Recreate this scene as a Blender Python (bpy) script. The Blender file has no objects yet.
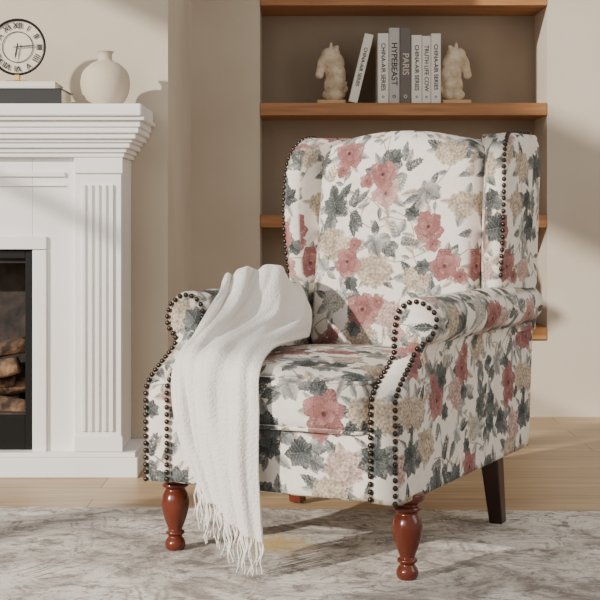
import bpy, bmesh, math, random
import numpy as np
from mathutils import Vector, Matrix
random.seed(7); rng=np.random.RandomState(11)
S=bpy.context.scene
COL=S.collection

# ---------------------------------------------------------------- helpers
def srgb(r,g,b):
    f=lambda c:(c/255/12.92) if c/255<=0.04045 else ((c/255+0.055)/1.055)**2.4
    return (f(r),f(g),f(b),1)
def link(o,parent=None):
    COL.objects.link(o)
    if parent: o.parent=parent
    return o
def top(o,label,cat,group=None):
    o["label"]=label; o["category"]=cat
    if group: o["group"]=group
    return o
def empty(name,loc,rot=0):
    o=bpy.data.objects.new(name,None); o.empty_display_size=.1
    o.location=loc; o.rotation_euler=(0,0,rot); return link(o)
def mesh_obj(name,verts,faces,mat=None,parent=None,smooth=False,loc=(0,0,0)):
    me=bpy.data.meshes.new(name); me.from_pydata([tuple(v) for v in verts],[],faces)
    bm=bmesh.new(); bm.from_mesh(me); bmesh.ops.recalc_face_normals(bm,faces=bm.faces); bm.to_mesh(me); bm.free()
    if smooth: me.shade_smooth()
    if mat: me.materials.append(mat)
    o=bpy.data.objects.new(name,me); o.location=loc
    return link(o,parent)
def from_bm(name,bm,mat=None,parent=None,smooth=False,loc=(0,0,0)):
    me=bpy.data.meshes.new(name); bm.to_mesh(me); bm.free()
    if smooth: me.shade_smooth()
    if mat: me.materials.append(mat)
    o=bpy.data.objects.new(name,me); o.location=loc
    return link(o,parent)
def add_box(bm,x0,x1,y0,y1,z0,z1):
    vs=[bm.verts.new(p) for p in [(x0,y0,z0),(x1,y0,z0),(x1,y1,z0),(x0,y1,z0),(x0,y0,z1),(x1,y0,z1),(x1,y1,z1),(x0,y1,z1)]]
    for f in [(0,3,2,1),(4,5,6,7),(0,1,5,4),(1,2,6,5),(2,3,7,6),(3,0,4,7)]:
        bm.faces.new([vs[i] for i in f])
def boxes(name,lst,mat,parent=None,bevel=0,loc=(0,0,0)):
    bm=bmesh.new()
    for b in lst: add_box(bm,*b)
    o=from_bm(name,bm,mat,parent,loc=loc)
    if bevel:
        m=o.modifiers.new("bevel",'BEVEL'); m.width=bevel; m.segments=3; m.limit_method='ANGLE'
        o.data.shade_smooth()
        w=o.modifiers.new("wn",'WEIGHTED_NORMAL')
    return o
def lathe(name,prof,mat,parent=None,n=40,loc=(0,0,0)):
    vs=[];fs=[]
    for r,z in prof:
        for i in range(n):
            a=2*math.pi*i/n; vs.append((r*math.cos(a),r*math.sin(a),z))
    for k in range(len(prof)-1):
        for i in range(n):
            j=(i+1)%n; fs.append((k*n+i,k*n+j,(k+1)*n+j,(k+1)*n+i))
    fs.append(tuple(range(n))[::-1]); fs.append(tuple((len(prof)-1)*n+i for i in range(n)))
    return mesh_obj(name,vs,fs,mat,parent,True,loc)
def smooth_prof(pts,n=8):
    out=[]
    P=[pts[0]]+list(pts)+[pts[-1]]
    for i in range(1,len(P)-2):
        for k in range(n):
            t=k/n
            out.append(tuple(cr(P[i-1][d],P[i][d],P[i+1][d],P[i+2][d],t) for d in range(len(pts[0]))))
    out.append(tuple(pts[-1])); return out
def cr(a,b,c,d,t):
    return .5*((2*b)+(-a+c)*t+(2*a-5*b+4*c-d)*t*t+(-a+3*b-3*c+d)*t**3)
def rbox(x0,x1,y0,y1,z0,z1,r,n=14,deform=None):
    bm=bmesh.new()
    c=[(x0+x1)/2,(y0+y1)/2,(z0+z1)/2]; h=[(x1-x0)/2,(y1-y0)/2,(z1-z0)/2]
    bmesh.ops.create_cube(bm,size=2)
    bmesh.ops.subdivide_edges(bm,edges=bm.edges[:],cuts=n,use_grid_fill=True)
    for v in bm.verts:
        p=[]
        for d in range(3):
            t=v.co[d]
            q=math.copysign(1-(1-abs(t))**1.6,t) if abs(t)<1 else t
            p.append(q*h[d])
        q=[max(-(h[d]-r),min(h[d]-r,p[d])) for d in range(3)]
        dv=Vector([p[d]-q[d] for d in range(3)])
        if dv.length>1e-9: dv=dv.normalized()*r if max(abs(v.co[d]) for d in range(3))>.999 else dv
        co=Vector([c[d]+q[d]+dv[d] for d in range(3)])
        if deform: co=Vector(deform(*co))
        v.co=co
    return bm
def tube(path,r,name,mat,parent=None,closed=False,n=8):
    vs=[];fs=[];L=len(path);P=[Vector(p) for p in path]
    for i,p in enumerate(P):
        a=P[(i-1)%L] if (closed or i>0) else p
        b=P[(i+1)%L] if (closed or i<L-1) else p
        t=(b-a).normalized(); up=Vector((0,0,1)) if abs(t.z)<.9 else Vector((1,0,0))
        u=t.cross(up).normalized(); w=u.cross(t)
        for k in range(n):
            an=2*math.pi*k/n; vs.append(p+r*(math.cos(an)*u+math.sin(an)*w))
    m=L if closed else L-1
    for i in range(m):
        j=(i+1)%L
        for k in range(n):
            l=(k+1)%n; fs.append((i*n+k,i*n+l,j*n+l,j*n+k))
    return mesh_obj(name,vs,fs,mat,parent,True)

# ---------------------------------------------------------------- materials
def mat_new(name,col,rough=.6,metal=0,spec=.5):
    m=bpy.data.materials.new(name); m.use_nodes=True
    b=m.node_tree.nodes["Principled BSDF"]
    b.inputs["Base Color"].default_value=col; b.inputs["Roughness"].default_value=rough
    b.inputs["Metallic"].default_value=metal; b.inputs["Specular IOR Level"].default_value=spec
    return m
def N(m,t,**kw):
    n=m.node_tree.nodes.new(t)
    for k,v in kw.items(): setattr(n,k,v)
    return n
def L(m,a,b): m.node_tree.links.new(a,b)
def bsdf(m): return m.node_tree.nodes["Principled BSDF"]
def noisy(name,c1,c2,scale=5,rough=.6,bump=0,stretch=(1,1,1),detail=4,metal=0,bscale=None,spec=.5,lo=.35,hi=.65):
    m=mat_new(name,c1,rough,metal,spec)
    tc=N(m,'ShaderNodeTexCoord'); mp=N(m,'ShaderNodeMapping'); mp.inputs['Scale'].default_value=stretch
    L(m,tc.outputs['Object'],mp.inputs[0])
    nz=N(m,'ShaderNodeTexNoise'); nz.inputs['Scale'].default_value=scale; nz.inputs['Detail'].default_value=detail
    L(m,mp.outputs[0],nz.inputs['Vector'])
    cr_=N(m,'ShaderNodeValToRGB'); cr_.color_ramp.elements[0].position=lo; cr_.color_ramp.elements[1].position=hi
    cr_.color_ramp.elements[0].color=c1; cr_.color_ramp.elements[1].color=c2
    L(m,nz.outputs['Fac'],cr_.inputs[0]); L(m,cr_.outputs[0],bsdf(m).inputs['Base Color'])
    if bump:
        n2=N(m,'ShaderNodeTexNoise'); n2.inputs['Scale'].default_value=bscale or scale*6; n2.inputs['Detail'].default_value=3
        L(m,mp.outputs[0],n2.inputs['Vector'])
        bp=N(m,'ShaderNodeBump'); bp.inputs['Strength'].default_value=bump; bp.inputs['Distance'].default_value=.004
        L(m,n2.outputs['Fac'],bp.inputs['Height']); L(m,bp.outputs[0],bsdf(m).inputs['Normal'])
    return m
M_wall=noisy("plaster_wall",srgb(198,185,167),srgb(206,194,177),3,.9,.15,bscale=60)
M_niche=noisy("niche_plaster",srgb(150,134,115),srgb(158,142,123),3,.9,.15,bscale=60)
M_white=noisy("white_painted_wood",srgb(238,236,232),srgb(242,241,238),4,.45,.04,bscale=30)
M_shelf=noisy("oak_shelf",srgb(150,100,58),srgb(174,122,76),6,.5,.1,(.6,6,10))
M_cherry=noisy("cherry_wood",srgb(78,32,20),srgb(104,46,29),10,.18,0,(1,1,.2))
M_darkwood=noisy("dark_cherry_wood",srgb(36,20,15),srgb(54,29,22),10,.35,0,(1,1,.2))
M_nail=mat_new("bronze_nail",srgb(70,60,54),.28,.9)
M_black=mat_new("black_metal",srgb(22,21,20),.4,.5)
M_fire=noisy("firebox_panel",srgb(34,29,27),srgb(70,58,50),14,.85,.5)
M_bark=noisy("bark",srgb(58,44,36),srgb(150,116,88),22,.9,.9,(1,1,1),bscale=60)
M_stone=noisy("cream_stone",srgb(182,160,130),srgb(226,210,186),26,.8,1,bscale=110)
M_basewood=noisy("light_wood",srgb(196,158,112),srgb(210,176,130),10,.5)
M_vase=noisy("beige_ceramic",srgb(196,181,161),srgb(204,190,171),8,.75,.2,bscale=60)
M_page=noisy("paper_pages",srgb(226,218,202),srgb(240,234,222),4,.9,0,(1,1,120))
M_text=mat_new("ink",srgb(40,38,38),.7)
M_gold=mat_new("brass",srgb(190,150,90),.3,.9)
M_ivory=mat_new("ivory_dial",srgb(218,207,190),.6)

def floor_mat():
    m=mat_new("oak_planks",srgb(200,168,128),.42)
    tc=N(m,'ShaderNodeTexCoord'); 
    br=N(m,'ShaderNodeTexBrick'); br.inputs['Scale'].default_value=1; br.inputs['Brick Width'].default_value=1.6; br.inputs['Row Height'].default_value=.16
    br.inputs['Mortar Size'].default_value=.0016; br.inputs['Color1'].default_value=srgb(204,178,142); br.inputs['Color2'].default_value=srgb(184,156,122)
    br.inputs['Mortar'].default_value=srgb(112,88,64); br.offset=.37
    L(m,tc.outputs['Object'],br.inputs['Vector'])
    mp=N(m,'ShaderNodeMapping'); mp.inputs['Scale'].default_value=(1.2,18,1); L(m,tc.outputs['Object'],mp.inputs[0])
    nz=N(m,'ShaderNodeTexNoise'); nz.inputs['Scale'].default_value=2.5; nz.inputs['Detail'].default_value=6; nz.inputs['Distortion'].default_value=.6
    L(m,mp.outputs[0],nz.inputs['Vector'])
    rp=N(m,'ShaderNodeValToRGB'); rp.color_ramp.elements[0].position=.3; rp.color_ramp.elements[1].position=.7
    rp.color_ramp.elements[0].color=(.68,.65,.60,1); rp.color_ramp.elements[1].color=(1.05,1.03,1,1)
    L(m,nz.outputs['Fac'],rp.inputs[0])
    mx=N(m,'ShaderNodeMix',data_type='RGBA',blend_type='MULTIPLY'); mx.inputs[0].default_value=1
    L(m,br.outputs['Color'],mx.inputs[6]); L(m,rp.outputs[0],mx.inputs[7]); L(m,mx.outputs[2],bsdf(m).inputs['Base Color'])
    return m
M_floor=floor_mat()
def rug_mat():
    m=mat_new("distressed_rug",srgb(214,206,194),.95,0,.1)
    tc=N(m,'ShaderNodeTexCoord')
    n1=N(m,'ShaderNodeTexNoise'); n1.inputs['Scale'].default_value=2.8; n1.inputs['Detail'].default_value=10; n1.inputs['Roughness'].default_value=.76; n1.inputs['Distortion'].default_value=1.0
    L(m,tc.outputs['Object'],n1.inputs['Vector'])
    r1=N(m,'ShaderNodeValToRGB'); e=r1.color_ramp.elements
    e[0].position=.40; e[0].color=srgb(150,141,134); e[1].position=.55; e[1].color=srgb(232,226,216)
    x=e.new(.475); x.color=srgb(204,196,186)
    L(m,n1.outputs['Fac'],r1.inputs[0])
    mp=N(m,'ShaderNodeMapping'); mp.inputs['Scale'].default_value=(1,1.3,1); L(m,tc.outputs['Object'],mp.inputs[0])
    n2=N(m,'ShaderNodeTexNoise'); n2.inputs['Scale'].default_value=13; n2.inputs['Detail'].default_value=12; n2.inputs['Roughness'].default_value=.88; n2.inputs['Distortion'].default_value=.6
    L(m,mp.outputs[0],n2.inputs['Vector'])
    r2=N(m,'ShaderNodeValToRGB'); e=r2.color_ramp.elements
    e[0].position=.44; e[0].color=(.9,.9,.9,1); e[1].position=.49; e[1].color=(0,0,0,1)
    L(m,n2.outputs['Fac'],r2.inputs[0])
    # faded vintage motif: warped scroll/medallion lines broken up by wear
    nd=N(m,'ShaderNodeTexNoise'); nd.inputs['Scale'].default_value=5; L(m,tc.outputs['Object'],nd.inputs['Vector'])
    va=N(m,'ShaderNodeVectorMath',operation='MULTIPLY_ADD'); va.inputs[1].default_value=(.12,.12,0); L(m,nd.outputs['Color'],va.inputs[0]); L(m,tc.outputs['Object'],va.inputs[2])
    vo=N(m,'ShaderNodeTexVoronoi',feature='DISTANCE_TO_EDGE'); vo.inputs['Scale'].default_value=4.2; vo.inputs['Randomness'].default_value=.55; L(m,va.outputs[0],vo.inputs['Vector'])
    wv=N(m,'ShaderNodeMath',operation='SINE'); ml=N(m,'ShaderNodeMath',operation='MULTIPLY'); ml.inputs[1].default_value=52; L(m,vo.outputs['Distance'],ml.inputs[0]); L(m,ml.outputs[0],wv.inputs[0])
    rv=N(m,'ShaderNodeValToRGB'); rv.color_ramp.elements[0].position=.55; rv.color_ramp.elements[0].color=(0,0,0,1); rv.color_ramp.elements[1].position=.85; rv.color_ramp.elements[1].color=(.75,.75,.75,1); L(m,wv.outputs[0],rv.inputs[0])
    nw=N(m,'ShaderNodeTexNoise'); nw.inputs['Scale'].default_value=7; nw.inputs['Detail'].default_value=10; nw.inputs['Roughness'].default_value=.8; L(m,tc.outputs['Object'],nw.inputs['Vector'])
    rw=N(m,'ShaderNodeValToRGB'); rw.color_ramp.elements[0].position=.47; rw.color_ramp.elements[1].position=.56; L(m,nw.outputs['Fac'],rw.inputs[0])
    mm=N(m,'ShaderNodeMath',operation='MULTIPLY'); L(m,rv.outputs[0],mm.inputs[0]); L(m,rw.outputs[0],mm.inputs[1])
    mx0=N(m,'ShaderNodeMix',data_type='RGBA'); L(m,mm.outputs[0],mx0.inputs[0]); L(m,r1.outputs[0],mx0.inputs[6]); mx0.inputs[7].default_value=srgb(160,149,141)
    mx=N(m,'ShaderNodeMix',data_type='RGBA'); L(m,r2.outputs[0],mx.inputs[0]); L(m,mx0.outputs[2],mx.inputs[6]); mx.inputs[7].default_value=srgb(134,124,119)
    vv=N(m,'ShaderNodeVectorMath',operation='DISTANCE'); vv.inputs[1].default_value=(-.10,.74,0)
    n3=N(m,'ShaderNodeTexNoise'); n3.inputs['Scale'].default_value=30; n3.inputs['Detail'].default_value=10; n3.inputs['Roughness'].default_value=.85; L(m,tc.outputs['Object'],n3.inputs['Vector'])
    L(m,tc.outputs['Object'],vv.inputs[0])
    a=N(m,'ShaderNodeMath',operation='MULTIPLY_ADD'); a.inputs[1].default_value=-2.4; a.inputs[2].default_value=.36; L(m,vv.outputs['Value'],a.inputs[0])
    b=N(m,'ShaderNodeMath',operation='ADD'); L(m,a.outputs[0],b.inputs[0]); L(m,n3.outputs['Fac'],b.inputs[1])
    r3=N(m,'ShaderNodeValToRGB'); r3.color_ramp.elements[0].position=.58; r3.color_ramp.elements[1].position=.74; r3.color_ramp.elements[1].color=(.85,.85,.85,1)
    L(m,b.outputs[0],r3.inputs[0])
    mx2=N(m,'ShaderNodeMix',data_type='RGBA'); L(m,r3.outputs[0],mx2.inputs[0]); L(m,mx.outputs[2],mx2.inputs[6]); mx2.inputs[7].default_value=srgb(214,186,120)  # gold blotch of the rug, its colour also standing in for a sun patch
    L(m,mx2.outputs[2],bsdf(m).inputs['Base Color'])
    n4=N(m,'ShaderNodeTexNoise'); n4.inputs['Scale'].default_value=260; L(m,tc.outputs['Object'],n4.inputs['Vector'])
    bp=N(m,'ShaderNodeBump'); bp.inputs['Strength'].default_value=.5; bp.inputs['Distance'].default_value=.004; L(m,n4.outputs['Fac'],bp.inputs['Height']); L(m,bp.outputs[0],bsdf(m).inputs['Normal'])
    return m
M_rug=rug_mat()
def throw_mat():
    m=mat_new("white_knit",srgb(234,229,221),.95,0,.1)
    bsdf(m).inputs['Sheen Weight'].default_value=.2
    tc=N(m,'ShaderNodeTexCoord')
    w=N(m,'ShaderNodeTexNoise'); w.inputs['Scale'].default_value=170; w.inputs['Detail'].default_value=3
    L(m,tc.outputs['Object'],w.inputs['Vector'])
    bp=N(m,'ShaderNodeBump'); bp.inputs['Strength'].default_value=1; bp.inputs['Distance'].default_value=.004
    L(m,w.outputs['Fac'],bp.inputs['Height']); L(m,bp.outputs[0],bsdf(m).inputs['Normal'])
    return m
M_throw=throw_mat()

# ---- floral fabric, painted by code into a tile
def floral():
    n=1400
    def fnoise(s):
        a=np.fft.fft2(rng.randn(n,n)); fx=np.fft.fftfreq(n)*n; fy=fx[:,None]
        a*=np.exp(-(fx**2+fy**2)/(2*s*s)); a=np.real(np.fft.ifft2(a)); return a/a.std()
    N1=fnoise(30); N2=fnoise(90)
    img=np.ones((n,n,3))*np.array([227,219,209])/255.
    img+=N1[...,None]*.008
    def win(cx,cy,R):
        R=int(R)+2
        ys=np.arange(int(cy)-R,int(cy)+R+1); xs=np.arange(int(cx)-R,int(cx)+R+1)
        X,Y=np.meshgrid(xs-cx,ys-cy); return np.ix_(ys%n,xs%n),X,Y
    def blend(ix,a,c):
        nz=N2[ix]*.13+N1[ix]*.09
        a=np.clip(a,0,1)*np.clip(.92+nz,.45,1)
        base=img[ix]; img[ix]=base*(1-a[...,None])+np.clip(c,0,1)*a[...,None]
    C=lambda r,g,b:np.array([r,g,b])/255.
    def leaf(cx,cy,ln,wd,ang,col,serr=.12):
        mx,my=cx+math.cos(ang)*ln/2,cy+math.sin(ang)*ln/2
        ix,X,Y=win(mx,my,ln*.6+wd)
        s=(X*math.cos(ang)+Y*math.sin(ang))/ln+.5; t=(-X*math.sin(ang)+Y*math.cos(ang))
        sc=np.clip(s,0,1)
        w=wd*np.sin(np.pi*sc**.75)*(1+serr*np.sin(sc*40))
        a=np.clip((w-np.abs(t))/1.6,0,1)*((s>0)&(s<1))
        v=np.abs(((sc*6-np.abs(t)/wd*1.4)%1)-.5)
        shade=np.where(t>0,1.10,.82)
        shade=shade*(.82+.45*np.clip(np.abs(t)/wd,0,1))
        c=col[None,None,:]*shade[...,None]
        vein=np.clip(1-np.abs(t)/2.0,0,1)+.6*np.clip((.10-v)/.05,0,1)
        vein=np.clip(vein,0,1)[...,None]*.5
        c=c*(1-vein)+np.array([.80,.79,.76])*vein
        blend(ix,a*.96,c)
    def lobed(cx,cy,R,ang,col):
        for k,(da,s) in enumerate([(2.5,.70),(-2.5,.70),(1.6,.88),(-1.6,.88),(.78,.94),(-.78,.94),(0,1.05)]):
            leaf(cx-math.cos(ang)*R*.1,cy-math.sin(ang)*R*.1,R*s,R*.38*s+2,ang+da+random.uniform(-.12,.12),col*(random.uniform(.82,1.28)),.12)
    def spray(cx,cy,R,ang,col,k=5):
        for i in range(k):
            t=(i+1)/k; px=cx+math.cos(ang)*R*t; py=cy+math.sin(ang)*R*t
            for sd in (-1,1):
                leaf(px,py,R*.42*(1.15-.5*t),R*.13*(1.2-.5*t),ang+sd*.85,col*random.uniform(.88,1.15),.04)
        leaf(cx+math.cos(ang)*R,cy+math.sin(ang)*R,R*.35,R*.09,ang,col,.04)
    def petal(cx,cy,r,ang,c0,c1,asp=.8):
        ix,X,Y=win(cx,cy,r*1.3)
        u=X*math.cos(ang)+Y*math.sin(ang); v=(-X*math.sin(ang)+Y*math.cos(ang))/asp
        th=np.arctan2(v,u); d=np.hypot(u,v)/(r*(1+.09*np.sin(5*th+ang*3)))
        a=np.clip((1-d)*r/1.5,0,1)
        g=np.clip((u/r+1)/2,0,1)[...,None]
        c=c0*(1-g)+c1*g
        edge=np.clip((d-.84)/.1,0,1)[...,None]*.5
        c=c*(1-edge)+c0*.8*edge
        st=(.06*np.sin(th*16)*np.clip(d,0,1))[...,None]
        blend(ix,a,c+st)
    def rose(cx,cy,R,dark,light):
        ph=random.random()*6
        for ring,(rr,pr,k) in enumerate([(.58,.50,5),(.40,.40,5),(.24,.30,4),(.08,.2,3)]):
            for i in range(k):
                a=ph+ring*.5+2*math.pi*i/k+random.uniform(-.25,.25)
                q=random.uniform(0,.9)
                petal(cx+math.cos(a)*R*rr,cy+math.sin(a)*R*rr,R*pr*random.uniform(.8,1.15),a,dark*(1+q*.1)*(1-.06*ring),light*(1-q)+dark*q,.95)
        petal(cx,cy,R*.12,0,dark*.55,dark*.75,1)
    def floret(cx,cy,r,col):
        a0=random.random()*6
        for i in range(4):
            a=a0+i*math.pi/2
            petal(cx+math.cos(a)*r*.55,cy+math.sin(a)*r*.55,r*.52,a,col*.76,col*1.10,.9)
        petal(cx,cy,r*.16,0,C(120,100,86),C(120,100,86),1)
    def hydr(cx,cy,R,col):
        for i in range(46):
            a=i*2.399; d=R*math.sqrt((46-i)/46)*.92
            floret(cx+math.cos(a)*d,cy+math.sin(a)*d*.85,R*.21,col*random.uniform(.86,1.12))
    def stem(pts,w,col):
        for p in smooth_prof(pts,60):
            ix,X,Y=win(p[0],p[1],w+1); d=np.hypot(X,Y)
            a=np.clip(w/2+.5-d,0,1)*.8; base=img[ix]; img[ix]=base*(1-a[...,None])+col*a[...,None]
    slate=C(70,74,73); slate2=C(98,101,99); grey=C(142,143,138); sage=C(168,163,152); tan=C(186,167,148)
    pinkd=C(126,82,80); pinkl=C(180,136,131); dustd=C(156,116,111); dustl=C(202,174,165)
    tanc=C(188,171,151); greyc=C(182,177,168); pk2=C(190,164,154)
    for i in range(46):
        x,y=random.random()*n,random.random()*n; a=random.random()*6.28; pts=[]
        for k in range(5):
            pts.append((x,y)); a+=random.uniform(-.7,.7); x+=math.cos(a)*80; y+=math.sin(a)*80
        stem(pts,4,C(140,126,110))
        for p in pts[1:]:
            leaf(p[0],p[1],random.uniform(40,80),13,a+random.uniform(-1.4,1.4),random.choice([grey,sage,tan,slate2]),.05)
        if i%3==0: spray(x,y,random.uniform(70,110),a,random.choice([slate2,grey,tan,sage]))
    g=8; sp=n/g
    base_k=['r','h','d','g','h2','d','s','h','d','r','s','d','h3','r2','h','d','s','r','h','d','g','r','d','h','g','s','d','h','h2']
    spots=[]; ci=0
    for j in range(g):
        for i in range(g):
            spots.append((base_k[(ci*7+j*5)%len(base_k)],(i+.5*(j%2)+random.uniform(-.32,.32))*sp,(j+.5+random.uniform(-.32,.32))*sp)); ci+=1
    for k,x,y in spots:
        for i in range(5):
            a=random.random()*6.28
            leaf(x+math.cos(a)*38,y+math.sin(a)*38,random.uniform(65,110),random.uniform(16,26),a,random.choice([slate2,grey,sage,tan,slate]),.1)
    order={'s':0,'h':1,'h2':1,'h3':1,'g':2,'d':3,'r2':4,'r':5}
    for k,x,y in sorted(spots,key=lambda q:order[q[0]]):
        a=random.random()*6.28; m_=random.uniform(.85,1.22)
        if k=='r': 
            rose(x,y,84*m_,pinkd,pinkl); lobed(x+math.cos(a)*104,y+math.sin(a)*104,50,a,slate); rose(x+math.cos(a+2.5)*88,y+math.sin(a+2.5)*88,38,pinkd,pinkl)
        if k=='r2': rose(x,y,70*m_,dustd,dustl)
        if k=='h': hydr(x,y,80*m_,tanc)
        if k=='h2': hydr(x,y,74*m_,pk2)
        if k=='h3': hydr(x,y,66,greyc)
        if k=='d': lobed(x,y,80*m_,a,slate); lobed(x+math.cos(a+2.6)*76,y+math.sin(a+2.6)*76,46,a+2.6,slate2)
        if k=='g': lobed(x,y,68*m_,a,grey)
        if k=='s':
            for q in range(3): spray(x,y,84*m_,a+q*2.1,random.choice([slate2,grey,slate]))
    im=bpy.data.images.new("floral_tile",n,n)
    px=np.ones((n,n,4),dtype=np.float32); px[...,:3]=np.clip(img,0,1)
    im.pixels.foreach_set(px.ravel()); im.update(); im.pack()
    m=mat_new("floral_upholstery",(1,1,1,1),.9,0,.15)
    tc=N(m,'ShaderNodeTexCoord'); mp=N(m,'ShaderNodeMapping'); mp.inputs['Scale'].default_value=(1.28,1.28,1.28); mp.inputs['Location'].default_value=(.13,.4,.22)
    L(m,tc.outputs['Object'],mp.inputs[0])
    ti=N(m,'ShaderNodeTexImage'); ti.image=im; ti.projection='BOX'; ti.projection_blend=.12
    L(m,mp.outputs[0],ti.inputs[0]); L(m,ti.outputs[0],bsdf(m).inputs['Base Color'])
    nz=N(m,'ShaderNodeTexNoise'); nz.inputs['Scale'].default_value=300; L(m,tc.outputs['Object'],nz.inputs['Vector'])
    bp=N(m,'ShaderNodeBump'); bp.inputs['Strength'].default_value=.25; bp.inputs['Distance'].default_value=.002
    L(m,nz.outputs['Fac'],bp.inputs['Height']); L(m,bp.outputs[0],bsdf(m).inputs['Normal'])
    return m
M_fab=floral()

# ---------------------------------------------------------------- room
def struct(o): o["kind"]="structure"; return o
YB=5.62; NX0=-.161; NX1=.992; YN=5.92; BX=-.434; YC=4.60
struct(boxes("floor",[(-4,4,-1.5,6.2,-.06,0)],M_floor))
struct(boxes("wall_back",[(BX,NX0,YB,6.1,0,2.9),(NX1,4,YB,6.1,0,2.9),(NX0,NX1,YB,6.1,0,.306)],M_wall))
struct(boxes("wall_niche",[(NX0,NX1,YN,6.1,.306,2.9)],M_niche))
struct(boxes("wall_chimney",[(-3.1,BX,YC,6.1,0,2.9)],M_wall))
WZ0,WZ1=.25,2.69; W1=(.12,1.50); W2=(1.62,3.3)
struct(boxes("wall_left",[(-3.1,-3,-1.5,W1[0],0,3.1),(-3.1,-3,W1[1],W2[0],0,3.1),(-3.1,-3,W2[1],YC,0,3.1),
    (-3.1,-3,W1[0],W1[1],0,WZ0),(-3.1,-3,W1[0],W1[1],WZ1,3.1),(-3.1,-3,W2[0],W2[1],0,WZ0),(-3.1,-3,W2[0],W2[1],WZ1,3.1)],M_wall))
for i,(a,b) in enumerate((W1,W2)):
    struct(boxes("window_%d"%(i+1),[(-3.08,-3.02,a,a+.03,WZ0,WZ1),(-3.08,-3.02,b-.03,b,WZ0,WZ1),(-3.08,-3.02,a,b,WZ0,WZ0+.03),(-3.08,-3.02,a,b,WZ1-.03,WZ1),
        (-3.065,-3.035,a,b,1.9,1.93)],M_white))
for i,z in enumerate([.361,.811,1.261,1.702]):
    o=boxes("shelf",[(NX0+.001,NX1-.001,YB-.004,YN-.001,z-.05,z)],M_shelf,bevel=.002)
    top(o,"oak wall shelf board fitted inside the recessed niche","shelf","niche shelves")

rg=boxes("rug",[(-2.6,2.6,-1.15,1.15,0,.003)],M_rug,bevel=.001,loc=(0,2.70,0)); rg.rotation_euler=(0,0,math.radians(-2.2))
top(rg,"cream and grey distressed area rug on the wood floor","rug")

# ---------------------------------------------------------------- fireplace
FX=-1.25; YF=4.36
fp=empty("fireplace_mantel",(FX,YF,0)); top(fp,"white painted fireplace mantel with fluted pilasters and crown moulding","fireplace")
def fb(name,l,mat,bevel=.003,parent=fp): return boxes(name,l,mat,parent,bevel)
D=YC-YF-.001
surr=[(-.55,-.418,0,D,.075,.99),(.418,.55,0,D,.075,.99),(-.4179,.4179,0,D,.704,.99)]
surr+=[(-.462,-.4185,-.012,-.0002,.076,.702),(.4185,.462,-.012,-.0002,.076,.702),(-.462,.462,-.012,-.0002,.7042,.745)]
surr+=[(-.52,.52,-.01,-.0002,.93,.945),(-.52,.52,-.008,-.0002,.90,.905)]
fb("surround",surr,M_white)
for s in (-1,1):
    pil=[]
    a,b=sorted((s*.551,s*.696)); pil.append((a,b,-.018,D,.078,.989))
    a,b=sorted((s*.5505,s*.701)); pil.append((a,b,-.026,-.0182,.078,.125)); pil.append((a,b,-.026,-.0182,.94,.989))
    c=s*.623
    for k in range(5):
        x=c+(k-2)*.0215; pil.append((x-.0065,x+.0065,-.026,-.0182,.14,.905))
    fb("pilaster",pil,M_white,.0025)
fb("plinth",[(-.75,.75,-.045,D,0,.062),(-.742,.742,-.036,D,.062,.077)],M_white,.004)
cr_=[]
for i,(e,z0,z1) in enumerate([(.010,.990,1.004),(.018,1.004,1.018),(.030,1.018,1.034),(.038,1.034,1.045),(.050,1.045,1.062),(.060,1.062,1.080),(.066,1.080,1.100),(.080,1.100,1.112)]):
    cr_.append((-.696-e,.696+e,-.018-e,D,z0,z1))
fb("crown_moulding",cr_,M_white,.003)
fb("mantel_shelf",[(-.768,.768,-.11,D,1.112,1.150)],M_white,.006)
fb("firebox",[(-.41,.41,D-.02,D,.08,.70),(-.417,-.40,.03,D,.08,.70),(.40,.417,.03,D,.08,.70),(-.40,.40,.031,D-.02,.081,.19),(-.40,.40,.031,D-.02,.66,.699)],M_fire,.001)
fb("firebox_frame",[(-.417,-.392,.012,.03,.079,.70),(.392,.417,.012,.03,.079,.70),(-.392,.392,.012,.03,.675,.70),(-.392,.392,.012,.03,.079,.185)],M_black,.002)
for i in range(7):
    n=22; vs=[];fs=[]; ln=.50+.1*random.random(); seg=14
    for k in range(seg+1):
        for j in range(n):
            a=2*math.pi*j/n; r=.024*(1+.12*math.sin(3*a+i)+.14*random.random()+.1*math.sin(k*.9+i))
            vs.append((ln*(k/seg-.5),r*math.cos(a),r*math.sin(a)+.008*math.sin(k*.6+i)))
    for k in range(seg):
        for j in range(n):
            l=(j+1)%n; fs.append((k*n+j,k*n+l,(k+1)*n+l,(k+1)*n+j))
    fs.append(tuple(range(n))); fs.append(tuple(seg*n+j for j in range(n)))
    o=mesh_obj("log",vs,fs,M_bark,fp,True,loc=((.02,.10,.09,.08,.09,.10,.10)[i],.085+.025*(i%3),(.225,.225,.27,.275,.315,.25,.35)[i]))
    o.rotation_euler=(0,(-.12,.10,.22,-.24,.14,-.05,-.15)[i],(.1,-.08,.12,-.1,.05,0,.05)[i])
    o["label"]="bark-covered fire log"

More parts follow.
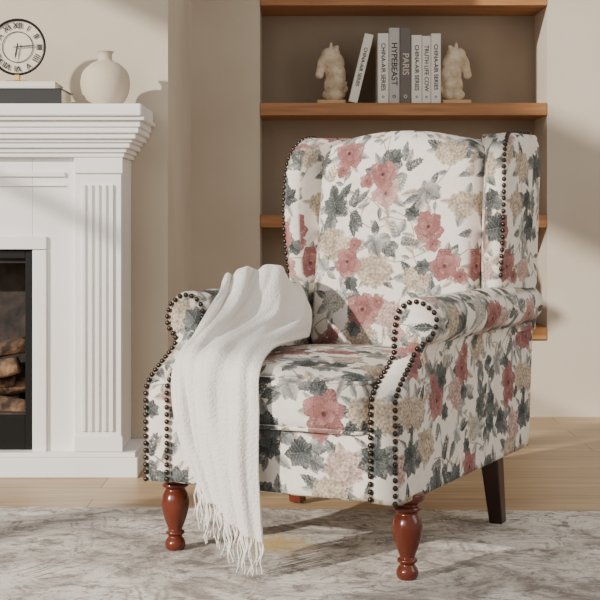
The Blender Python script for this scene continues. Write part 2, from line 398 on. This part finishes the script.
# ---------------------------------------------------------------- items on the mantel
MZ=1.150
def flat_book(name,cx,cy,z,w,d,h,cover,rot,label):
    e=empty(name,(cx,cy,z),rot); top(e,label,"book","books under the clock")
    t=.003
    boxes("cover",[(-w/2,w/2,-d/2,d/2,0,t),(-w/2,w/2,-d/2,d/2,h-t,h),(-w/2,w/2,-d/2,-d/2+t,t,h-t)],cover,e,.001)
    boxes("pages",[(-w/2+.004,w/2-.004,-d/2+t,d/2-.005,t,h-t)],M_page,e)
    return e
C_wht=mat_new("white_cover",srgb(228,224,215),.5); C_gry=mat_new("charcoal_cover",srgb(34,32,32),.5)
C_lg=mat_new("pale_grey_cover",srgb(186,183,178),.5); C_tp=mat_new("taupe_cover",srgb(104,98,94),.55)
flat_book("book",-.885,4.42,MZ,.30,.21,.052,C_gry,0,"thick charcoal hardcover book lying flat on the mantel")
b2=flat_book("book.001",-.90,4.42,MZ+.052,.28,.20,.022,C_wht,math.radians(2),"white hardcover book lying under the clock")
ck=empty("mantel_clock",(-.888,4.40,MZ+.074)); top(ck,"round black skeleton clock with roman numerals on brass feet","clock")
bm=bmesh.new()
def torus(bm,R,r,cz,y=0,n=64,k=10):
    ring=[]
    for i in range(n):
        a=2*math.pi*i/n; row=[]
        for j in range(k):
            b=2*math.pi*j/k; q=R+r*math.cos(b)
            row.append(bm.verts.new((q*math.cos(a),y+r*math.sin(b),cz+q*math.sin(a))))
        ring.append(row)
    for i in range(n):
        for j in range(k):
            bm.faces.new([ring[i][j],ring[(i+1)%n][j],ring[(i+1)%n][(j+1)%k],ring[i][(j+1)%k]])
CZ=.115
torus(bm,.086,.004,CZ); torus(bm,.048,.0012,CZ)
from_bm("rim",bm,M_black,ck,True)
bm=bmesh.new(); bmesh.ops.create_cone(bm,cap_ends=True,segments=64,radius1=.085,radius2=.085,depth=.006,matrix=Matrix.Translation((0,.006,CZ))@Matrix.Rotation(math.pi/2,4,'X'))
from_bm("dial",bm,M_ivory,ck)
def text(body,size,mat,parent,loc,rot,name,ext=.0005,bold=0):
    cu=bpy.data.curves.new(name,'FONT'); cu.body=body; cu.size=size; cu.extrude=ext; cu.align_x='CENTER'; cu.align_y='CENTER'; cu.offset=bold
    t=bpy.data.objects.new(name,cu); link(t); 
    dg=bpy.context.evaluated_depsgraph_get(); me=bpy.data.meshes.new_from_object(t.evaluated_get(dg))
    bpy.data.objects.remove(t); me.materials.clear(); me.materials.append(mat)
    o=bpy.data.objects.new(name,me); link(o,parent); o.location=loc; o.rotation_euler=rot
    return o
for i,s in enumerate(["XII","I","II","III","IIII","V","VI","VII","VIII","IX","X","XI"]):
    a=math.pi/2-i*math.pi/6
    text(s,.025,M_text,ck,(.067*math.cos(a),-.001,CZ+.067*math.sin(a)),(math.pi/2,-(a-math.pi/2),0),"numeral",.0006,.0005)
def hand(name,ang,ln,w):
    u=Vector((math.cos(ang),0,math.sin(ang))); v=Vector((-math.sin(ang),0,math.cos(ang)))
    vs=[];c=Vector((0,-.004,CZ))
    for y in (0,-.0015):
        for p in [c-u*.012-v*w*.6,c-u*.012+v*w*.6,c+u*ln*.6+v*w,c+u*ln,c+u*ln*.6-v*w]: vs.append(p+Vector((0,y,0)))
    mesh_obj(name,vs,[(0,1,2,3,4),(5,6,7,8,9)]+[(i,(i+1)%5,(i+1)%5+5,i+5) for i in range(5)],M_text,ck)
hand("hour_hand",math.radians(-100),.040,.003); hand("minute_hand",math.radians(5),.062,.0022)
boxes("clock_foot",[(-.035,.035,-.02,.02,0,.008),(-.008,.008,-.008,.008,.008,.028)],M_gold,ck,.002)
v=lathe("vase",smooth_prof([(.030,0),(.046,.004),(.069,.035),(.078,.074),(.071,.112),(.046,.138),(.025,.149),(.021,.160),(.023,.172),(.028,.178),(.022,.178),(.015,.165)],6),M_vase,loc=(-.616,4.43,MZ))
top(v,"round matte beige ceramic bottle vase on the mantel","vase")

# ---------------------------------------------------------------- shelf books and bookends
SZ=1.261
def up_book(x,w,h,cover,txt,label,tilt=0,tmat=None,size=.018,d=.19,sub=None):
    e=empty("book",(x,5.645,SZ+w*math.sin(tilt)+(.0005 if tilt else 0))); e.rotation_euler=(0,tilt,0); top(e,label,"book","books on the niche shelf")
    t=.0025
    boxes("cover",[(0,t,0,d,0,h),(w-t,w,0,d,0,h),(t,w-t,0,t,0,h)],cover,e,.0012)
    boxes("pages",[(t,w-t,t,d-.004,.003,h-.003)],M_page,e)
    text(txt,size,tmat or M_text,e,(w/2,-.0006,h*.52),(math.pi/2,math.pi/2,0),"spine_lettering",.0004,.0003)
    if sub: text(sub,size*.8,tmat or M_text,e,(w/2,-.0006,h*.1),(math.pi/2,0,0),"spine_mark",.0004,.0002)
    return e
M_cream=mat_new("cream_ink",srgb(205,196,184),.7)
lean=up_book(.196,.036,.283,C_wht,"CHINA-AIR SERIES","white hardcover book leaning beside a horse bookend",math.radians(13.5),size=.020)
xs=.314
for (w,h,c,t,lab,tm,sz) in [(.043,.283,C_wht,"CHINA-AIR SERIES","white hardcover book with black spine lettering",None,.024),
    (.043,.305,C_lg,"HYPEBEAST","pale grey book with bold dark spine lettering",None,.034),
    (.046,.305,C_tp,"PARIS","taupe grey book with cream spine lettering",M_cream,.036),
    (.042,.276,C_wht,"CHINA-AIR SERIES","white book with thin black spine lettering",None,.023),
    (.034,.272,C_wht,"TRUTH LIFE COW","narrow white book with black spine lettering",None,.023),
    (.040,.282,C_wht,"CHINA-AIR SERIES","white book standing against a horse bookend",None,.023)]:
    up_book(xs,w,h,c,t,lab,0,tm,sz,sub="o"); xs+=w+.0012

def horse(x,s,label):
    e=empty("horse_bookend",(x,5.73,SZ)); top(e,label,"bookend","horse bookends")
    boxes("base",[(-.058,.058,-.05,.05,0,.018)],M_basewood,e,.003)
    bm=bmesh.new()
    def ell(cx,cz,rx,ry,rz,rot=0,cy=0):
        mt=Matrix.Translation((s*cx,cy,cz))@Matrix.Rotation(s*rot,4,'Y')@Matrix.Diagonal((rx,ry,rz,1))
        bmesh.ops.create_uvsphere(bm,u_segments=24,v_segments=16,radius=1,matrix=mt)
    ell(-.010,.03,.048,.038,.03); ell(-.014,.07,.044,.034,.05); ell(-.018,.115,.042,.031,.05,.05); ell(-.014,.16,.040,.029,.045,.25); ell(-.002,.196,.034,.025,.030,.5)
    ell(.012,.195,.030,.023,.028,.4); ell(.030,.170,.022,.019,.042,-.50); ell(.041,.138,.018,.016,.036,-.40); ell(.048,.112,.018,.0155,.018,-.4)
    ell(.008,.165,.027,.022,.030)
    ell(.002,.226,.007,.006,.018,-.1,-.012); ell(.002,.226,.007,.006,.018,-.1,.012)
    ell(.058,.108,.004,.017,.004); ell(.024,.190,.006,.0235,.006)
    for k in range(9):
        ell(-.056+.0047*k,.05+.021*k,.012,.012,.017,-.5)
    o=from_bm("horse_head",bm,M_stone,e,True,loc=(0,0,.012))
    r=o.modifiers.new("r",'REMESH'); r.mode='VOXEL'; r.voxel_size=.0028; r.use_smooth_shade=True
    sm=o.modifiers.new("s",'SMOOTH'); sm.iterations=1
    return e
horse(.128,-1,"cream stone horse-head bookend beside a leaning white book")
horse(.637,1,"cream stone horse-head bookend closing the row of books")

# ---------------------------------------------------------------- ARMCHAIR
TH=math.radians(-27)
CH=empty("armchair",(-.077,3.1585,0),TH)
top(CH,"floral upholstered wingback armchair with nailhead trim and turned legs","armchair")
def front_y(z):
    t=max(0,min(1,(z-.40)/.125)); t=t*t*(3-2*t)
    return .135*t+.02*max(0,min(1,(z-.525)/.05))
RC,RZ,RR=.302,.568,.056
def levels():
    lv=[]
    for z in np.linspace(.185,.50,26):
        t=max(0,min(1,(z-.38)/.12)); t=t*t*(3-2*t)
        lv.append((.252+.004*t,.3275-.006*t,z))
    for k in range(25):
        a=-math.pi*.36+(math.pi*.5+math.pi*.36)*k/24
        z=RZ+RR*math.sin(a); xo=RC+RR*math.cos(a)*1.08
        if a>0: xi=RC-RR*math.cos(a)
        else: xi=.250-(.004)*(1+a/1.13)
        if k==24: xo=RC+.004; xi=RC-.004
        if z>.50: lv.append((xi,xo,z))
    return lv
LV=levels()
NU=9; NYS=14; YR=.895
def arm(s):
    vs=[];fs=[];rows=[]
    for (xi,xo,z) in LV:
        yf=front_y(z); row=[]
        rd=min(.012,(xo-xi)*.4)
        rear=YR+.05*(z-.2)
        for k in range(NYS): 
            t=k/NYS; row.append((xo,rear+(yf+rd-rear)*t,z))
        for k in range(NU+1):
            u=k/NU; x=xo+(xi-xo)*u; e=abs(2*u-1)
            row.append((x,yf+rd*(1-math.sqrt(max(0,1-e**5)))-.004*(1-e*e),z))
        for k in range(1,NYS+1):
            t=k/NYS; row.append((xi,yf+rd+(rear-yf-rd)*t,z))
        rows.append(row)
    n=len(rows[0])
    for r in rows:
        for p in r: vs.append((s*p[0],p[1],p[2]))
    for i in range(len(rows)-1):
        for j in range(n):
            k=(j+1)%n; fs.append((i*n+j,i*n+k,(i+1)*n+k,(i+1)*n+j))
    fs.append(tuple(range(n))); fs.append(tuple((len(rows)-1)*n+j for j in range(n)))
    o=mesh_obj("arm",vs,fs,M_fab,CH,True)
    ins=.0085
    path=[(xi+ins,z) for xi,xo,z in LV[:-5]]
    arc=[(RC+ (RR-ins)*math.cos(a),RZ+(RR-ins)*math.sin(a)) for a in np.linspace(math.pi*.80,math.pi*.2,16)]
    path=[p for p in path if p[1]<arc[0][1]]+arc
    path+= [(xo-ins,z) for xi,xo,z in reversed(LV) if z<arc[-1][1]]
    nails([(s*x,front_y(z)-.0035-.002,z) for x,z in path],"nailhead_trim",o)
    return o
def nails(path,name,parent,sp=.0168,r=.0064):
    P=[Vector(p) for p in path]; bm=bmesh.new(); acc=0; nxt=sp/2
    for a,b in zip(P[:-1],P[1:]):
        d=(b-a).length
        if d<1e-7: continue
        while acc+d>=nxt:
            p=a+(b-a)*((nxt-acc)/d)
            bmesh.ops.create_icosphere(bm,subdivisions=2,radius=r,matrix=Matrix.Translation(p)@Matrix.Diagonal((1,.75,1,1)))
            nxt+=sp
        acc+=d
    o=from_bm(name,bm,M_nail,parent,True); o["label"]="row of dark bronze nailheads"; o["kind"]="stuff"; return o
arm(-1); arm(1)

from_bm("front_rail",rbox(-.262,.262,.003,.10,.183,.335,.014,10,lambda x,y,z:(x,y-.006*(1-(x/.262)**2) if y<.05 else y,z)),M_fab,CH,True)
from_bm("seat_deck",rbox(-.26,.26,.09,.88,.19,.33,.01,6),M_fab,CH,True)
def seatdef(x,y,z):
    u=1-min(1,(x/.25)**2); w=max(0,1-((y-.30)/.34)**2)
    if z>.40: z+=.030*(u**.6)*(w**.6)-.004
    if y<.1: y-=.018*u*max(0,1-((z-.39)/.09)**2)
    return (x,y,z)
from_bm("seat_cushion",rbox(-.248,.248,-.008,.66,.325,.458,.034,22,seatdef),M_fab,CH,True)
def rrect(z,x0,x1,y0,y1,r,df=None):
    pts=[]
    for cx,cy,a0 in [(x1-r,y0+r,-math.pi/2),(x1-r,y1-r,0),(x0+r,y1-r,math.pi/2),(x0+r,y0+r,math.pi)]:
        for k in range(7):
            a=a0+k*math.pi/12; pts.append((cx+r*math.cos(a),cy+r*math.sin(a)))
    out=[]
    for i in range(len(pts)):
        a=pts[i]; b=pts[(i+1)%len(pts)]
        for t in np.linspace(0,1,8,endpoint=False):
            x=a[0]+(b[0]-a[0])*t; y=a[1]+(b[1]-a[1])*t; out.append(df(x,y,z) if df else (x,y,z))
    return out
tube(rrect(.445,-.2465,.2465,-.004,.655,.03,lambda x,y,z:(x,y-.012*(1-(x/.25)**2) if y<.1 else y,z)),.0052,"piping",M_fab,CH,True)
tube(rrect(.336,-.2465,.2465,-.006,.655,.03,lambda x,y,z:(x,y-.010*(1-(x/.25)**2) if y<.1 else y,z)),.0052,"piping",M_fab,CH,True)

def rake(z): return .16*max(0,z-.45)
def backdef(x,y,z):
    t=(z-.43)/.6
    if z>.9: z+= .040*(1-(x/.235)**2)*(z-.9)/.1
    y+=rake(z)+.01
    if y<.80+rake(z)-.05:
        y-=.034*max(0,1-(x/.24)**2)*max(0,math.sin(math.pi*max(0,min(1,t*.9+.05))))
    return (x,y,z)
from_bm("backrest",rbox(-.240,.240,.66,.83,.43,1.003,.045,22,backdef),M_fab,CH,True)
def bpdef(x,y,z):
    if z>.85: z+=.030*(1-(x/.335)**2)*(z-.85)/.15
    return (x,y+.10*max(0,z-.2),z)
from_bm("back_panel",rbox(-.330,.330,.82,.912,.185,1.000,.022,18,bpdef),M_fab,CH,True)

def wing(s):
    zt=1.032; RT=.095
    zs=list(np.linspace(.50,zt-RT,16))+[zt-RT+RT*math.sin(a) for a in np.linspace(.12,math.pi/2,14)]
    vs=[];fs=[]; rows=[]
    for z in zs:
        q=max(0,min(1,(z-(zt-RT))/RT)); c=math.sqrt(max(0,1-q*q))
        rk=.10*(z-.2)
        fl=math.sin(math.pi*min(1,max(0,(z-.62)/.46)))
        yf=.706+.06*max(0,z-.6)-.024*fl+.095*(1-c)
        yb=.900+rk-.02*(1-c)
        yc=.775+rake(z)
        xo_f=.314+.014*fl; xo_b=.336
        sh=.014*(1-c)
        xi_f=.258+.010*fl+sh; 
        poly=[(xo_b-sh,yb),(xo_b-sh,(yb*2+yf)/3),( (xo_f+xo_b)/2-sh,(yb+yf*2)/3),(xo_f-sh,yf+.022),(xo_f-.006-sh,yf+.006),(xo_f-.020-sh,yf-.002),
              (xi_f+.018,yf-.002),(xi_f+.004,yf+.008),(xi_f-.004,yf+.026),(.238,(yf+yc)/2+.008),(.205,max(yc,yf+.05)),(.19,max(yb-.01,yc+.01)),(.2,yb)]
        rows.append([(s*x,y,z) for x,y in poly])
    n=len(rows[0])
    for r in rows: vs+=r
    for i in range(len(rows)-1):
        for j in range(n):
            k=(j+1)%n; fs.append((i*n+j,i*n+k,(i+1)*n+k,(i+1)*n+j))
    fs.append(tuple(range(n))); fs.append(tuple((len(rows)-1)*n+j for j in range(n)))
    o=mesh_obj("wing",vs,fs,M_fab,CH,True)
    b=o.modifiers.new("b",'BEVEL'); b.width=.014; b.segments=4; b.limit_method='ANGLE'; b.angle_limit=math.radians(50)
    o.modifiers.new("wn",'WEIGHTED_NORMAL')
    path=[r[4] for r in rows if r[4][2]>.63]
    last=rows[-1]
    path=[(p[0]+s*.001,p[1]-.001,p[2]) for p in path]+[(last[3][0],last[3][1]+.02,last[3][2]+.002),(last[1][0],last[1][1],last[1][2]+.002)]
    nails(path,"nailhead_trim",o)
wing(-1); wing(1)

prof=[(.030,.192),(.037,.190),(.038,.182),(.036,.174),(.028,.170),(.026,.164),(.031,.160),(.032,.154),(.027,.150),(.024,.146),(.030,.134),(.034,.118),(.033,.100),(.027,.077),(.020,.058),(.017,.048),(.022,.044),(.0225,.039),(.018,.035),(.017,.031),(.023,.022),(.025,.013),(.022,.003),(.019,0)]
prof=smooth_prof(prof,4)[::-1]
for s in (-1,1):
    o=lathe("leg",prof,M_cherry,CH,loc=(s*.303,.100,.0035)); o["label"]="turned cherry wood front leg"
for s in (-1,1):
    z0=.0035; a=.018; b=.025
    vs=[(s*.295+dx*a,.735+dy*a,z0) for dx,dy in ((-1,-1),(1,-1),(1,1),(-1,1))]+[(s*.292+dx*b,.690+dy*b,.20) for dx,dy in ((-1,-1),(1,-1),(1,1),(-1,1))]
    o=mesh_obj("leg",vs,[(0,1,2,3),(4,5,6,7),(0,1,5,4),(1,2,6,5),(2,3,7,6),(3,0,4,7)],M_darkwood if s>0 else M_cherry,CH)  # same dark wood; left leg coloured redder to look lit
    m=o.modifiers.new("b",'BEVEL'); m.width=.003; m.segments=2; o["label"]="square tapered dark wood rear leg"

# ---------------------------------------------------------------- THROW BLANKET
TB=empty("throw_blanket",(-.077,3.1585,0),TH); top(TB,"white woven throw blanket with fringe draped over the armchair arm","blanket")
rows=[
 [(-.372,.56,.56),(-.350,.57,.620),(-.30,.58,.642),(-.25,.58,.632),(-.205,.58,.590)],
 [(-.345,.47,.615),(-.310,.48,.640),(-.26,.49,.645),(-.20,.50,.612),(-.150,.52,.550)],
 [(-.315,.38,.637),(-.28,.39,.642),(-.230,.40,.615),(-.165,.42,.562),(-.112,.44,.503)],
 [(-.285,.29,.634),(-.252,.30,.612),(-.210,.31,.572),(-.150,.33,.528),(-.085,.35,.500)],
 [(-.255,.20,.605),(-.232,.19,.563),(-.195,.19,.530),(-.135,.20,.512),(-.058,.22,.497)],
 [(-.245,.105,.522),(-.218,.085,.508),(-.176,.075,.502),(-.11,.07,.498),(-.028,.08,.490)],
 [(-.235,.000,.458),(-.196,-.020,.464),(-.145,-.030,.468),(-.075,-.038,.466),(.006,-.035,.458)],
 [(-.222,-.030,.370),(-.180,-.040,.370),(-.128,-.048,.370),(-.060,-.056,.370),(.014,-.052,.370)],
 [(-.198,-.030,.285),(-.158,-.040,.272),(-.110,-.050,.255),(-.050,-.058,.240),(.014,-.054,.225)],
 [(-.155,-.030,.212),(-.124,-.040,.178),(-.082,-.050,.150),(-.030,-.058,.108),(.026,-.054,.083)]]
A=np.array(rows,float)
def evalg(A,u,v):
    R,Cc=A.shape[:2]
    def c1(arr,t):
        m=len(arr); f=t*(m-1); i=min(m-2,int(f)); tt=f-i
        g=lambda k:arr[max(0,min(m-1,k))]
        a=g(i-1) if i>0 else 2*arr[0]-arr[1]; d=g(i+2) if i+2<m else 2*arr[-1]-arr[-2]
        return cr(a,g(i),g(i+1),d,tt)
    return c1(np.array([c1(A[r],u) for r in range(R)]),v)
NUg,NVg=110,150
G=np.zeros((NVg+1,NUg+1,3))
for j in range(NVg+1):
    for i in range(NUg+1): G[j,i]=evalg(A,i/NUg,j/NVg)
du=np.gradient(G,axis=1); dv=np.gradient(G,axis=0); nr=np.cross(du,dv); nr/=np.linalg.norm(nr,axis=2,keepdims=True)+1e-9
sgn=np.sign(nr[...,2]*1.0-nr[...,1]*1.0-.001); 
if np.mean(sgn)<0: nr=-nr
U,V=np.meshgrid(np.linspace(0,1,NUg+1),np.linspace(0,1,NVg+1))
def field(fu,fv,seed):
    r=np.random.RandomState(seed); a=np.zeros_like(U)
    for _ in range(14):
        a+=np.sin(r.uniform(-fu,fu)*U*6.28+r.uniform(-fv,fv)*V*6.28+r.uniform(0,6.28))
    return a/math.sqrt(7)
ph=U+.045*np.sin(V*5)+.045*field(.8,1.6,3)
h=.0030*(1+np.sin(ph*23))+.0035*np.clip(field(5,1.2,5)+.6,0,3)+.0014*(1+field(12,3,9))
def ridge(c,w,vc,vw,amp,lean=0):
    d=(ph-c-lean*(V-vc))
    f=np.where(d>0,np.exp(-(d/(w*.35))**2),np.exp(-(d/w)**2))
    return amp*f*np.exp(-((V-vc)/vw)**2)
h+=ridge(.70,.14,.20,.26,.030,.30)+ridge(.38,.11,.30,.26,.024,-.12)+ridge(.14,.06,.26,.18,.012)+ridge(.93,.07,.33,.16,.012,-.25)
h+=ridge(.62,.13,.66,.22,.018,-.45)+ridge(.28,.09,.84,.24,.016,.25)+ridge(.84,.08,.88,.20,.014,.1)+ridge(.50,.07,.95,.16,.010)
h+=.006*np.exp(-((V-.60-.10*U)/.03)**2)*np.clip(field(2,1,13),0,2)+.005*np.exp(-((V-.42+.15*U)/.03)**2)*np.clip(field(2,1,17),0,2)
G2=G+nr*h[...,None]
vs=G2.reshape(-1,3).tolist(); w=NUg+1
fs=[(j*w+i,j*w+i+1,(j+1)*w+i+1,(j+1)*w+i) for j in range(NVg) for i in range(NUg)]
o=mesh_obj("cloth",vs,fs,M_throw,TB,True)
sd=o.modifiers.new("s",'SOLIDIFY'); sd.thickness=.006; sd.offset=1
ss=o.modifiers.new("ss",'SUBSURF'); ss.levels=1; ss.render_levels=1
bm=bmesh.new()
for k in range(44):
    i=int((k+.5)/44*NUg); p=Vector(G2[NVg,i]); ln=random.uniform(.075,.10)
    ln=min(ln,p.z-.012)
    dx=random.uniform(-.012,.012); dy=random.uniform(-.012,.006); prev=None; n=5
    for q in range(9):
        t=q/8; c=Vector((p.x+dx*t*t+.003*math.sin(t*9+k),p.y+dy*t+.002*math.cos(t*8+k)-.001,p.z+.004-ln*t))
        r=.0020*(1.15-.5*t)+(.0014 if q==2 else 0)
        ring=[bm.verts.new((c.x+r*math.cos(2*math.pi*a/n),c.y+r*math.sin(2*math.pi*a/n),c.z)) for a in range(n)]
        if prev:
            for a in range(n): bm.faces.new([prev[a],prev[(a+1)%n],ring[(a+1)%n],ring[a]])
        prev=ring
o=from_bm("fringe",bm,M_throw,TB,True); o["kind"]="stuff"; o["label"]="knotted white yarn fringe"

# ---------------------------------------------------------------- light
w=bpy.data.worlds.new("World"); S.world=w; w.use_nodes=True
bg=w.node_tree.nodes["Background"]; bg.inputs[0].default_value=(1,.975,.945,1); bg.inputs[1].default_value=.50
sun=bpy.data.lights.new("sun",'SUN'); sun.energy=5.2; sun.angle=math.radians(1.2); sun.color=(1,.935,.84)
so=bpy.data.objects.new("sun",sun); link(so); so.rotation_euler=Vector((.70,.62,-.33)).to_track_quat('-Z','Y').to_euler()
ar=bpy.data.lights.new("window_light",'AREA'); ar.shape='RECTANGLE'; ar.size=2.2; ar.size_y=1.8; ar.energy=40; ar.color=(1,.98,.95)
ao=bpy.data.objects.new("window_light",ar); link(ao); ao.location=(-1.8,.4,1.9); ao.rotation_euler=(Vector((.2,3.8,.5))-ao.location).to_track_quat('-Z','Y').to_euler()
a2=bpy.data.lights.new("side_fill",'AREA'); a2.shape='RECTANGLE'; a2.size=1.2; a2.size_y=1.4; a2.energy=18; a2.color=(1,.91,.80)  # unseen warm fill, added to lift the chair's right side
o2=bpy.data.objects.new("side_fill",a2); link(o2); o2.location=(2.5,2.4,1.5); o2.rotation_euler=(Vector((.4,3.6,.6))-o2.location).to_track_quat('-Z','Y').to_euler()

# ---------------------------------------------------------------- camera
cam=bpy.data.cameras.new("camera"); co=bpy.data.objects.new("camera",cam); link(co)
co.location=(0,0,.811); co.rotation_euler=(math.pi/2,0,0)
cam.sensor_width=36; cam.lens=1400/600*36; cam.shift_y=-85/600
S.camera=co
